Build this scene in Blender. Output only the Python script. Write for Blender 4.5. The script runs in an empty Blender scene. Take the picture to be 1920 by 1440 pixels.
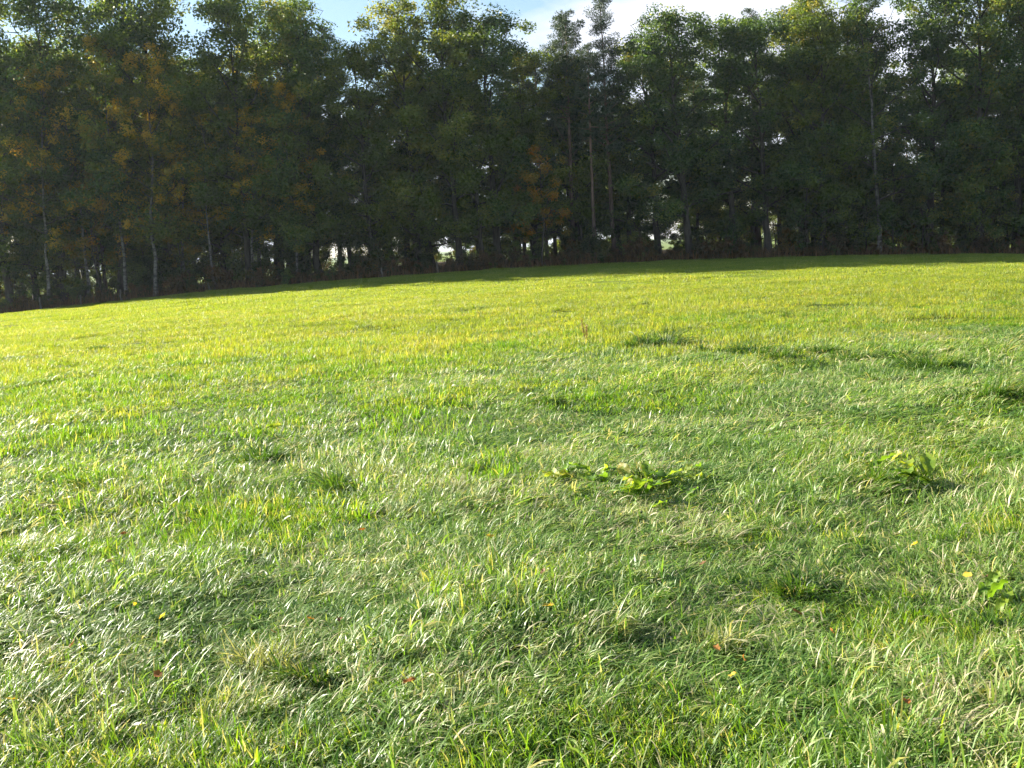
import bpy, math, random
import numpy as np
from mathutils import Matrix, Vector

R = math.radians
scene = bpy.context.scene
rng = np.random.default_rng(11)
random.seed(11)

# ------------------------------------------------------------------ camera
F_PX = 1968.0                      # focal length in pixels of a 1920 wide frame
CAM_H, PITCH, ROLL = 2.0, math.atan(260 / F_PX), R(3.4)
cam_pos = np.array([0.0, 0.0, CAM_H])
_f = np.array([0, math.cos(PITCH), -math.sin(PITCH)])
_r0 = np.array([1.0, 0, 0])
_u0 = np.cross(_r0, _f)
CAM_R = math.cos(ROLL) * _r0 - math.sin(ROLL) * _u0
CAM_U = math.cos(ROLL) * _u0 + math.sin(ROLL) * _r0
cd = bpy.data.cameras.new('camera')
cd.sensor_fit = 'HORIZONTAL'; cd.sensor_width = 36
cd.lens = 36 * F_PX / 1920
cd.clip_start = 0.05; cd.clip_end = 6000
cam = bpy.data.objects.new('camera', cd)
scene.collection.objects.link(cam)
cam.matrix_world = Matrix(((CAM_R[0], CAM_U[0], -_f[0], 0), (CAM_R[1], CAM_U[1], -_f[1], 0),
                           (CAM_R[2], CAM_U[2], -_f[2], CAM_H), (0, 0, 0, 1)))
scene.camera = cam

# ------------------------------------------------------------------ sky and sun
SUN_AZ, SUN_EL = R(-58), R(21)     # azimuth from +Y (view direction), negative = left
world = bpy.data.worlds.new('World'); scene.world = world
world.use_nodes = True
wn, wl = world.node_tree.nodes, world.node_tree.links
wn.clear()
w_out = wn.new('ShaderNodeOutputWorld'); w_bg = wn.new('ShaderNodeBackground')
w_sky = wn.new('ShaderNodeTexSky'); w_sky.sky_type = 'NISHITA'; w_sky.sun_disc = False
w_sky.sun_elevation = SUN_EL; w_sky.sun_rotation = SUN_AZ
w_sky.dust_density = 0.35; w_sky.ozone_density = 1.5
w_tc = wn.new('ShaderNodeTexCoord')
w_map = wn.new('ShaderNodeMapping'); w_map.inputs['Scale'].default_value = (1, 1, 2.6)
w_map.inputs['Location'].default_value = (2.23, 1.4, 0.68)
w_n = wn.new('ShaderNodeTexNoise'); w_n.inputs['Scale'].default_value = 3.2
w_n.inputs['Detail'].default_value = 7; w_n.inputs['Roughness'].default_value = 0.55
w_rmp = wn.new('ShaderNodeValToRGB')
w_rmp.color_ramp.elements[0].position = 0.54; w_rmp.color_ramp.elements[1].position = 0.66
w_rmp.color_ramp.elements[0].color = (0, 0, 0, 1); w_rmp.color_ramp.elements[1].color = (1, 1, 1, 1)
w_mix = wn.new('ShaderNodeMix'); w_mix.data_type = 'RGBA'
w_mix.inputs['B'].default_value = (5.6, 5.9, 6.6, 1)
wl.new(w_tc.outputs['Generated'], w_map.inputs['Vector']); wl.new(w_map.outputs[0], w_n.inputs['Vector'])
w_sep = wn.new('ShaderNodeSeparateXYZ'); wl.new(w_tc.outputs['Generated'], w_sep.inputs[0])
w_low = wn.new('ShaderNodeMapRange'); w_low.inputs['From Min'].default_value = 0.17; w_low.inputs['From Max'].default_value = 0.0
w_low.inputs['To Max'].default_value = 0.17; wl.new(w_sep.outputs['Z'], w_low.inputs['Value'])
w_add = wn.new('ShaderNodeMath'); wl.new(w_n.outputs[0], w_add.inputs[0]); wl.new(w_low.outputs[0], w_add.inputs[1])
wl.new(w_add.outputs[0], w_rmp.inputs[0]); wl.new(w_rmp.outputs[0], w_mix.inputs['Factor'])
wl.new(w_sky.outputs[0], w_mix.inputs['A']); wl.new(w_mix.outputs['Result'], w_bg.inputs['Color'])
w_bg.inputs['Strength'].default_value = 0.052
wl.new(w_bg.outputs[0], w_out.inputs['Surface'])

sd = bpy.data.lights.new('sun', 'SUN'); sd.energy = 5.0; sd.angle = R(0.53); sd.color = (1.0, 0.93, 0.80)
sun = bpy.data.objects.new('sun', sd); scene.collection.objects.link(sun)
sun_dir = Vector((math.sin(SUN_AZ) * math.cos(SUN_EL), math.cos(SUN_AZ) * math.cos(SUN_EL), math.sin(SUN_EL)))
sun.rotation_euler = sun_dir.to_track_quat('Z', 'Y').to_euler()
sun.location = (-40, 20, 60)

vs = scene.view_settings
vs.view_transform = 'Standard'; vs.look = 'None'; vs.gamma = 1.0; vs.use_curve_mapping = False
vs.exposure = 1.95
cy = scene.cycles
cy.max_bounces = 5; cy.diffuse_bounces = 3; cy.glossy_bounces = 2; cy.transmission_bounces = 4
cy.caustics_reflective = False; cy.caustics_refractive = False
cy.use_denoising = True
cy.use_adaptive_sampling = True; cy.adaptive_threshold = 0.025

# ------------------------------------------------------------------ helpers
def hash2(ix, iy, s):
    h = (ix.astype(np.int64) * 374761393 + iy.astype(np.int64) * 668265263 + s * 974711) & 0xffffffff
    h = ((h ^ (h >> 13)) * 1274126177) & 0xffffffff
    return ((h ^ (h >> 16)) & 0xffffff) / float(0xffffff)

def vnoise(x, y, s=0):             # value noise, -1..1
    x = np.asarray(x, float); y = np.asarray(y, float)
    ix, iy = np.floor(x), np.floor(y)
    fx, fy = x - ix, y - iy
    fx = fx * fx * fx * (fx * (fx * 6 - 15) + 10); fy = fy * fy * fy * (fy * (fy * 6 - 15) + 10)
    a, b = hash2(ix, iy, s), hash2(ix + 1, iy, s)
    c, d = hash2(ix, iy + 1, s), hash2(ix + 1, iy + 1, s)
    return ((a * (1 - fx) + b * fx) * (1 - fy) + (c * (1 - fx) + d * fx) * fy) * 2 - 1

def fbm(x, y, s=0, o=3):
    t, a, n = 0, 1.0, 0
    for k in range(o):
        t = t + a * vnoise(x * 2 ** k + 17.3 * k, y * 2 ** k - 9.1 * k, s + k); n += a; a *= 0.5
    return t / n

def sstep(a, b, v):
    t = np.clip((v - a) / (b - a), 0, 1); return t * t * (3 - 2 * t)

EDGE_Y = 88.0                      # where the wood begins
def height(x, y):
    x = np.asarray(x, float); y = np.asarray(y, float)
    z = -1.3 * np.minimum((x / 43.0) ** 2, 3.0)
    near = 1 - sstep(7.5, 14, y)
    z = z + near * (0.085 * fbm(x * 0.5, y * 0.5, 3, 2) + 0.018 * vnoise(x * 1.6, y * 1.6, 8))
    z = z + (1 - near) * 0.07 * fbm(x * 0.16, y * 0.22, 21, 2) * (1 - sstep(70, 90, y) * .5)
    z = z + 0.55 * sstep(EDGE_Y - 0.5, EDGE_Y + 5, y) + 0.15 * sstep(EDGE_Y, EDGE_Y + 3, y) * fbm(x * .5, y * .5, 40, 2)
    z = z - 2.5 * sstep(130, 260, y)
    return z

z0 = float(height(0, 0))
cam.location.z = z0 + CAM_H; cam_pos[2] = z0 + CAM_H

def proj(x, y, z):
    p = np.array([x, y, z], float) - cam_pos
    w = p @ _f
    return 960 + F_PX * (p @ CAM_R) / w, 720 - F_PX * (p @ CAM_U) / w

def at_depth(px, y):               # ground point at distance y that is seen in column px
    x = (px - 960) / F_PX * y
    for _ in range(12):
        z = float(height(x, y)); u, _v = proj(x, y, z); x += (px - u) / F_PX * y
    return x, y, float(height(x, y))

def on_ground(px, py):             # where the sight line of a pixel meets the ground
    d = _f + CAM_R * (px - 960) / F_PX - CAM_U * (py - 720) / F_PX
    lo = 1.0
    for t in np.concatenate([np.arange(1.5, 30, 0.02), np.arange(30, 130, 0.1)]):
        q = cam_pos + d * t
        if q[2] < float(height(q[0], q[1])): return q[0], q[1], float(height(q[0], q[1]))
    q = cam_pos + d * 88
    return q[0], q[1], float(height(q[0], q[1]))

def height_for_top(x, y, z, top_py):   # tree height whose tip is seen in row top_py
    h = 10.0
    for _ in range(30):
        _u, v = proj(x, y, z + h); h += (v - top_py) / F_PX * y
    return h

def tag(o, label=None, cat=None, group=None, kind=None):
    if label: o['label'] = label
    if cat: o['category'] = cat
    if group: o['group'] = group
    if kind: o['kind'] = kind
    return o

def mesh_np(name, verts, faces, mat, color=None, smooth=False):
    """faces: (M,4) or (M,3) array; color: per-vertex (N,4)"""
    me = bpy.data.meshes.new(name)
    verts = np.ascontiguousarray(verts, dtype=np.float32); faces = np.asarray(faces, dtype=np.int32)
    n, k = faces.shape
    me.vertices.add(len(verts)); me.vertices.foreach_set('co', verts.ravel())
    me.loops.add(n * k); me.loops.foreach_set('vertex_index', faces.ravel())
    me.polygons.add(n)
    me.polygons.foreach_set('loop_start', np.arange(0, n * k, k, dtype=np.int32))
    if smooth: me.polygons.foreach_set('use_smooth', np.ones(n, dtype=bool))
    if color is not None:
        at = me.attributes.new('tint', 'FLOAT_COLOR', 'POINT')
        at.data.foreach_set('color', np.ascontiguousarray(color, dtype=np.float32).ravel())
    me.materials.append(mat)
    me.update(calc_edges=True); me.validate()
    return me

def link(name, me, parent=None, loc=(0, 0, 0)):
    o = bpy.data.objects.new(name, me); scene.collection.objects.link(o)
    o.location = loc
    if parent: o.parent = parent
    return o

def empty(name, loc, rz=0, s=1.0):
    o = bpy.data.objects.new(name, None); scene.collection.objects.link(o)
    o.location = loc; o.rotation_euler = (0, 0, rz); o.scale = (s, s, s) if not hasattr(s, '__len__') else s
    o.empty_display_size = 0.3
    return o

# ------------------------------------------------------------------ materials
def new_mat(name):
    m = bpy.data.materials.new(name); m.use_nodes = True
    m.node_tree.nodes.clear()
    return m, m.node_tree.nodes, m.node_tree.links

def ramp(n, stops):
    r = n.new('ShaderNodeValToRGB'); e = r.color_ramp.elements
    while len(e) < len(stops): e.new(0.5)
    for q, (p, c) in zip(e, stops): q.position = p; q.color = (*c, 1)
    return r

def leaf_mat(name, stops, trans=0.4, trans_gain=1.7, rough=0.55, spec=0.3, rand=0.42, worldvar=None, tcol=(1.15, 1.05, 0.45)):
    """foliage: colour from the leaf's own 'tint' (red channel), varied a little per plant; some light passes through"""
    m, n, l = new_mat(name)
    out = n.new('ShaderNodeOutputMaterial')
    at = n.new('ShaderNodeAttribute'); at.attribute_name = 'tint'
    sep = n.new('ShaderNodeSeparateColor'); l.new(at.outputs['Color'], sep.inputs[0])
    oi = n.new('ShaderNodeObjectInfo')
    mad = n.new('ShaderNodeMath'); mad.operation = 'MULTIPLY_ADD'; mad.inputs[1].default_value = rand
    mad.inputs[2].default_value = -rand / 2; l.new(oi.outputs['Random'], mad.inputs[0])
    add = n.new('ShaderNodeMath'); add.operation = 'ADD'
    l.new(sep.outputs[0], add.inputs[0]); l.new(mad.outputs[0], add.inputs[1])
    last = add
    if worldvar:
        g = n.new('ShaderNodeNewGeometry'); tx = n.new('ShaderNodeTexNoise')
        tx.inputs['Scale'].default_value = worldvar[0]; tx.inputs['Detail'].default_value = 3
        l.new(g.outputs['Position'], tx.inputs['Vector'])
        mm = n.new('ShaderNodeMath'); mm.operation = 'MULTIPLY_ADD'
        mm.inputs[1].default_value = worldvar[1]; mm.inputs[2].default_value = -worldvar[1] * 0.5
        l.new(tx.outputs[0], mm.inputs[0])
        a2 = n.new('ShaderNodeMath'); a2.operation = 'ADD'
        l.new(add.outputs[0], a2.inputs[0]); l.new(mm.outputs[0], a2.inputs[1]); last = a2
    rp = ramp(n, stops); l.new(last.outputs[0], rp.inputs[0])
    p = n.new('ShaderNodeBsdfPrincipled'); p.inputs['Roughness'].default_value = rough
    p.inputs['Specular IOR Level'].default_value = spec
    l.new(rp.outputs[0], p.inputs['Base Color'])
    tr = n.new('ShaderNodeBsdfTranslucent')
    mu = n.new('ShaderNodeMix'); mu.data_type = 'RGBA'; mu.blend_type = 'MULTIPLY'; mu.inputs['Factor'].default_value = 1
    l.new(rp.outputs[0], mu.inputs['A'])
    mu.inputs['B'].default_value = (tcol[0] * trans_gain, tcol[1] * trans_gain, tcol[2] * trans_gain, 1)
    l.new(mu.outputs['Result'], tr.inputs['Color'])
    mx = n.new('ShaderNodeMixShader'); mx.inputs[0].default_value = trans
    l.new(p.outputs[0], mx.inputs[1]); l.new(tr.outputs[0], mx.inputs[2]); l.new(mx.outputs[0], out.inputs['Surface'])
    return m

def bark_mat(name, stops, scale=(6, 6, 1.2), rough=0.9, hi=None):
    m, n, l = new_mat(name)
    out = n.new('ShaderNodeOutputMaterial'); p = n.new('ShaderNodeBsdfPrincipled')
    tc = n.new('ShaderNodeTexCoord'); mp = n.new('ShaderNodeMapping'); mp.inputs['Scale'].default_value = scale
    nz = n.new('ShaderNodeTexNoise'); nz.inputs['Scale'].default_value = 1.0; nz.inputs['Detail'].default_value = 6
    nz.inputs['Roughness'].default_value = 0.65
    l.new(tc.outputs['Object'], mp.inputs[0]); l.new(mp.outputs[0], nz.inputs['Vector'])
    rp = ramp(n, stops); l.new(nz.outputs[0], rp.inputs[0])
    col = rp.outputs[0]
    if hi:                                         # bark changes colour with height up the trunk (pine)
        sx = n.new('ShaderNodeSeparateXYZ'); l.new(tc.outputs['Object'], sx.inputs[0])
        mr = n.new('ShaderNodeMapRange'); mr.inputs['From Min'].default_value = hi[0]; mr.inputs['From Max'].default_value = hi[1]
        l.new(sx.outputs['Z'], mr.inputs['Value'])
        rp2 = ramp(n, hi[2]); l.new(nz.outputs[0], rp2.inputs[0])
        mx = n.new('ShaderNodeMix'); mx.data_type = 'RGBA'
        l.new(mr.outputs[0], mx.inputs['Factor']); l.new(col, mx.inputs['A']); l.new(rp2.outputs[0], mx.inputs['B'])
        col = mx.outputs['Result']
    l.new(col, p.inputs['Base Color']); p.inputs['Roughness'].default_value = rough
    bp = n.new('ShaderNodeBump'); bp.inputs['Strength'].default_value = 0.7; bp.inputs['Distance'].default_value = 0.03
    l.new(nz.outputs[0], bp.inputs['Height']); l.new(bp.outputs[0], p.inputs['Normal'])
    l.new(p.outputs[0], out.inputs['Surface'])
    return m

M = {}
M['oak'] = leaf_mat('oak_leaves', [(0, (.034, .072, .026)), (.45, (.075, .132, .034)), (.8, (.145, .20, .038)), (1, (.24, .23, .05))])
M['lime'] = leaf_mat('light_green_leaves', [(0, (.065, .105, .02)), (.5, (.135, .185, .03)), (1, (.25, .25, .05))])
M['gold'] = leaf_mat('yellowing_glow_leaves', [(0, (.06, .10, .02)), (.35, (.15, .17, .026)), (.7, (.34, .29, .04)), (1, (.48, .33, .04))], tcol=(1.2, .95, .35))  # autumn yellow of the birches, pushed further to echo warm glow at left
M['rust'] = leaf_mat('rusty_leaves', [(0, (.10, .12, .02)), (.4, (.24, .20, .03)), (.8, (.40, .26, .035)), (1, (.44, .20, .03))], tcol=(1.25, .85, .3))
M['needle'] = leaf_mat('pine_needles', [(0, (.026, .052, .028)), (.5, (.05, .085, .04)), (1, (.09, .12, .05))], trans=.15, rough=.55)
M['shrub'] = leaf_mat('shrub_leaves', [(0, (.022, .042, .014)), (.5, (.045, .07, .018)), (.85, (.085, .09, .02)), (1, (.16, .10, .025))])
M['bracken'] = leaf_mat('dry_bracken', [(0, (.035, .035, .012)), (.4, (.075, .055, .02)), (.8, (.15, .08, .03)), (1, (.22, .12, .05))], trans=.25)
M['bark_oak'] = bark_mat('grey_brown_bark', [(.3, (.020, .017, .013)), (.7, (.085, .07, .055))])
M['bark_pine'] = bark_mat('pine_bark', [(.3, (.045, .032, .026)), (.7, (.17, .115, .09))],
                          hi=(4, 12, [(.3, (.12, .07, .045)), (.7, (.30, .19, .14))]))
M['bark_birch'] = bark_mat('birch_bark', [(.40, (.03, .028, .025)), (.52, (.16, .145, .125)), (.85, (.33, .30, .26))], scale=(2.2, 2.2, 5))
M['wood_post'] = bark_mat('weathered_post_wood', [(.3, (.09, .08, .06)), (.7, (.22, .19, .15))], scale=(20, 20, 2))

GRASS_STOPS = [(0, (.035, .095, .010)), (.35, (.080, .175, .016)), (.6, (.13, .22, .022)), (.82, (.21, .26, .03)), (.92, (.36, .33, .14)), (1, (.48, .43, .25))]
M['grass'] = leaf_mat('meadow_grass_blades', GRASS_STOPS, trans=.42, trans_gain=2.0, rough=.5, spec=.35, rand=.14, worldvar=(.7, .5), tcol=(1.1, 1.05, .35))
LAID_STOPS = [(0, (.042, .115, .012)), (.35, (.115, .220, .030)), (.6, (.20, .305, .066)), (.82, (.33, .37, .14)), (.92, (.48, .43, .24)), (1, (.55, .49, .32))]
M['laid'] = leaf_mat('matted_grass_blades', LAID_STOPS, trans=.34, trans_gain=1.7, rough=.47, spec=.40, rand=.16, worldvar=(.8, .85), tcol=(1.08, 1.05, .45))
MID_STOPS = [(0, (.075, .145, .022)), (.4, (.145, .210, .032)), (.8, (.215, .250, .045)), (.94, (.30, .28, .09)), (1, (.38, .33, .16))]
M['mown'] = leaf_mat('short_meadow_grass', MID_STOPS, trans=.45, trans_gain=2.0, rough=.5, spec=.3, rand=.18, worldvar=(.30, .5), tcol=(1.15, 1.0, .3))
M['tussock'] = leaf_mat('shade_dark_tussock_grass', [(0, (.022, .06, .010)), (.5, (.055, .13, .016)), (.8, (.12, .19, .028)), (1, (.42, .37, .20))], trans=.35, rough=.48, spec=.35, rand=.1)  # darker than meadow blades: self-shading and dark hollows put into the colour
M['dock'] = leaf_mat('dock_leaves', [(0, (.06, .14, .016)), (.45, (.13, .24, .022)), (.8, (.25, .31, .035)), (1, (.40, .34, .08))], trans=.45, trans_gain=1.7, rough=.5, spec=.4, rand=.1, worldvar=(28, .5))
M['dry'] = leaf_mat('dry_stalk', [(0, (.10, .045, .018)), (.5, (.22, .10, .035)), (1, (.42, .26, .11))], trans=.2)
M['fallen_yellow'] = leaf_mat('fallen_yellow_leaf', [(0, (.45, .28, .03)), (.5, (.58, .40, .05)), (1, (.62, .50, .12))], trans=.35, trans_gain=1.2, spec=.1)
M['fallen_orange'] = leaf_mat('fallen_orange_leaf', [(0, (.24, .09, .03)), (.5, (.34, .14, .04)), (1, (.42, .22, .07))], trans=.3, trans_gain=1.2, spec=.1)
M['fallen_brown'] = leaf_mat('fallen_brown_leaf', [(0, (.12, .06, .03)), (.5, (.22, .11, .05)), (1, (.42, .28, .16))], trans=.2, trans_gain=1.2, spec=.1)

def ground_mat():
    m, n, l = new_mat('meadow_and_wood_soil')
    out = n.new('ShaderNodeOutputMaterial'); p = n.new('ShaderNodeBsdfPrincipled')
    g = n.new('ShaderNodeNewGeometry'); sx = n.new('ShaderNodeSeparateXYZ'); l.new(g.outputs['Position'], sx.inputs[0])
    def noise(sc, det=5, vec=None, stretch=None):
        t = n.new('ShaderNodeTexNoise'); t.inputs['Scale'].default_value = sc; t.inputs['Detail'].default_value = det
        l.new(g.outputs['Position'], t.inputs['Vector']); return t
    a = noise(9); rp = ramp(n, [(.3, (.022, .042, .008)), (.7, (.07, .11, .018))]); l.new(a.outputs[0], rp.inputs[0])
    b = noise(7, 8); rp2 = ramp(n, [(.3, (.075, .12, .014)), (.5, (.125, .17, .018)), (.75, (.19, .20, .03))]); l.new(b.outputs[0], rp2.inputs[0])
    c = noise(3.5, 8); rp3 = ramp(n, [(.3, (.018, .014, .008)), (.55, (.055, .035, .018)), (.75, (.12, .07, .03))]); l.new(c.outputs[0], rp3.inputs[0])
    def mr(lo, hi):
        q = n.new('ShaderNodeMapRange'); q.inputs['From Min'].default_value = lo; q.inputs['From Max'].default_value = hi
        w = noise(.5, 3); mm = n.new('ShaderNodeMath'); mm.operation = 'MULTIPLY_ADD'; mm.inputs[1].default_value = 2.5
        l.new(w.outputs[0], mm.inputs[0]); l.new(sx.outputs['Y'], mm.inputs[2]); l.new(mm.outputs[0], q.inputs['Value']); return q
    q1 = mr(18, 45); m1 = n.new('ShaderNodeMix'); m1.data_type = 'RGBA'
    l.new(q1.outputs[0], m1.inputs['Factor']); l.new(rp.outputs[0], m1.inputs['A']); l.new(rp2.outputs[0], m1.inputs['B'])
    q2 = mr(88.5, 90.0); m2 = n.new('ShaderNodeMix'); m2.data_type = 'RGBA'
    l.new(q2.outputs[0], m2.inputs['Factor']); l.new(m1.outputs['Result'], m2.inputs['A']); l.new(rp3.outputs[0], m2.inputs['B'])
    q3 = mr(128, 136); m3 = n.new('ShaderNodeMix'); m3.data_type = 'RGBA'
    l.new(q3.outputs[0], m3.inputs['Factor']); l.new(m2.outputs['Result'], m3.inputs['A']); l.new(rp2.outputs[0], m3.inputs['B'])
    l.new(m3.outputs['Result'], p.inputs['Base Color']); p.inputs['Roughness'].default_value = .95; p.inputs['Specular IOR Level'].default_value = .08
    bp = n.new('ShaderNodeBump'); bp.inputs['Strength'].default_value = .6; bp.inputs['Distance'].default_value = .05
    b2 = noise(22, 6); l.new(b2.outputs[0], bp.inputs['Height']); l.new(bp.outputs[0], p.inputs['Normal'])
    l.new(p.outputs[0], out.inputs['Surface'])
    return m
M['ground'] = ground_mat()

# ------------------------------------------------------------------ ground: one sheet to the horizon
def axis(fine_lo, fine_hi, step, lo, hi, g=1.06):
    c = list(np.arange(fine_lo, fine_hi + 1e-6, step))
    s = step
    while c[-1] < hi: s *= g; c.append(c[-1] + s)
    s = step
    while c[0] > lo: s *= g; c.insert(0, c[0] - s)
    return np.array(c)
gx = axis(-7, 7, .11, -2500, 2500, 1.075); gy = axis(1.5, 16, .11, -400, 3500, 1.045)
X, Y = np.meshgrid(gx, gy)
Z = height(X, Y)
nv = len(gx)
vid = np.arange(X.size).reshape(X.shape)
fq = np.stack([vid[:-1, :-1], vid[:-1, 1:], vid[1:, 1:], vid[1:, :-1]], -1).reshape(-1, 4)
g_me = mesh_np('ground', np.stack([X, Y, Z], -1).reshape(-1, 3), fq, M['ground'], smooth=True)
tag(link('ground', g_me), 'bright green meadow ground running up to the edge of the wood', 'ground', kind='structure')

# ------------------------------------------------------------------ grass blades
def blades(N, size, Lr, w, e0, e1, lean=None, spread=3.1416, K=4, dry=.06, rs=0, tufts=0, tuft_r=.04, radial=False, stand=0.0):
    """N curved blades on a disc; e0/e1 = elevation at root and tip (degrees: mean, sd); lean = heading, spread about it;
    tufts = number of tufts the blades stand in; stand = share of upright blades"""
    r = np.random.default_rng(rs)
    def disc(n, R_):
        rad = R_ * np.sqrt(r.random(n)); th = r.random(n) * 6.283
        return rad * np.cos(th), rad * np.sin(th)
    tl, tt = np.ones(N), np.zeros(N)
    if tufts:
        tx, ty = disc(tufts, size / 2); k = r.integers(0, tufts, N)
        bx = tx[k] + r.normal(0, tuft_r, N); by = ty[k] + r.normal(0, tuft_r, N)
        tl = r.uniform(.5, 1.45, tufts)[k]; tt = r.normal(0, .15, tufts)[k]
        th = r.normal(0, spread, tufts)[k] if lean is not None else r.uniform(-np.pi, np.pi, tufts)[k]
        ph = (lean or 0) + th + r.normal(0, .55, N)
    else:
        bx, by = disc(N, size / 2)
        ph = (0 if lean is None else lean) + (r.normal(0, spread, N) if lean is not None else r.uniform(-np.pi, np.pi, N))
    if radial: ph = np.arctan2(by, bx) + r.normal(0, .6, N)
    L = r.uniform(*Lr, N) * tl; E0 = np.radians(r.normal(*e0, N)); E1 = np.radians(r.normal(*e1, N))
    if stand:
        up = r.random(N) < stand
        E0 = np.where(up, np.radians(r.normal(76, 10, N)), E0); E1 = np.where(up, np.radians(r.normal(40, 25, N)), E1)
        L = np.where(up, L * .75, L)
    tw = r.normal(0, .9, N)
    W = w * np.clip(np.exp(r.normal(-.12, .42, N)), .3, 2.2)
    dr, vv = (r.random(N) < dry), r.normal(.45, .15, N) + tt
    tint = np.where(dr, r.uniform(.86, 1.0, N), np.clip(vv, .02, .80))
    V = np.zeros((N, K + 1, 2, 3)); C = np.zeros((N, K + 1, 2, 4)); C[..., 3] = 1
    p = np.stack([bx, by, np.full(N, -.015)], -1)
    for k in range(K + 1):
        t = k / K
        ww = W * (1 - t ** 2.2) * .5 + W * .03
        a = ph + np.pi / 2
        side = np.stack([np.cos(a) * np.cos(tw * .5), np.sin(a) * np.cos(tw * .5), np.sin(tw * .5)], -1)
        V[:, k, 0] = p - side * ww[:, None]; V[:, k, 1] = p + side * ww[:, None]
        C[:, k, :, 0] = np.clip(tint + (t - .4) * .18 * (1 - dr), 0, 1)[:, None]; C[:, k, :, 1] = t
        e = E0 + (E1 - E0) * t ** 1.2
        p = p + np.stack([np.cos(ph) * np.cos(e), np.sin(ph) * np.cos(e), np.sin(e)], -1) * (L / K)[:, None]
        p[:, 2] = np.maximum(p[:, 2], .004)
        ph = ph + r.normal(0, .14, N)
    b = (np.arange(N) * (K + 1) * 2)[:, None]
    fs = []
    for k in range(K):
        fs.append(np.concatenate([b + 2 * k, b + 2 * k + 1, b + 2 * k + 3, b + 2 * k + 2], 1))
    return V.reshape(-1, 3), np.concatenate(fs), C.reshape(-1, 4)

proto = bpy.data.collections.new('grass_patches')
def patch(name, mat, *a, **k):
    v, f, c = blades(*a, **k)
    o = bpy.data.objects.new(name, mesh_np(name, v, f, mat, c, smooth=True)); proto.objects.link(o)
# matted long grass 0-5, standing grass 6-9, the same coarser for farther off 10-13 and 14-16, short meadow 17-19, far meadow 20-21
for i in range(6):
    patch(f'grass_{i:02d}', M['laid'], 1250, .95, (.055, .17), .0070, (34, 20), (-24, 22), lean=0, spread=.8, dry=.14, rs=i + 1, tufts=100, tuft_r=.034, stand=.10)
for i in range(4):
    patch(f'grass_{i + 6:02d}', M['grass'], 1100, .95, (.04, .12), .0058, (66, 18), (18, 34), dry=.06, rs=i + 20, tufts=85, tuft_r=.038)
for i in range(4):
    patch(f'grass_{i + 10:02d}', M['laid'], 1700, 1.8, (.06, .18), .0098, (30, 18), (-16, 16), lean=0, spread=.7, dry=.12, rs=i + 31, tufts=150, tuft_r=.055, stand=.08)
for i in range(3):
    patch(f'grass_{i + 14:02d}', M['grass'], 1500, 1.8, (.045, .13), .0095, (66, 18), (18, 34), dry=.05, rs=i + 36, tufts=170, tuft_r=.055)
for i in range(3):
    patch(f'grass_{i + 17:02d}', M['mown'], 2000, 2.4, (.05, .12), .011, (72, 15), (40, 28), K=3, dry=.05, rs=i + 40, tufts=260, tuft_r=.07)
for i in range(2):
    patch(f'grass_{i + 20:02d}', M['mown'], 1700, 3.2, (.05, .12), .020, (76, 12), (55, 24), K=2, dry=.04, rs=i + 60)

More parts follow.
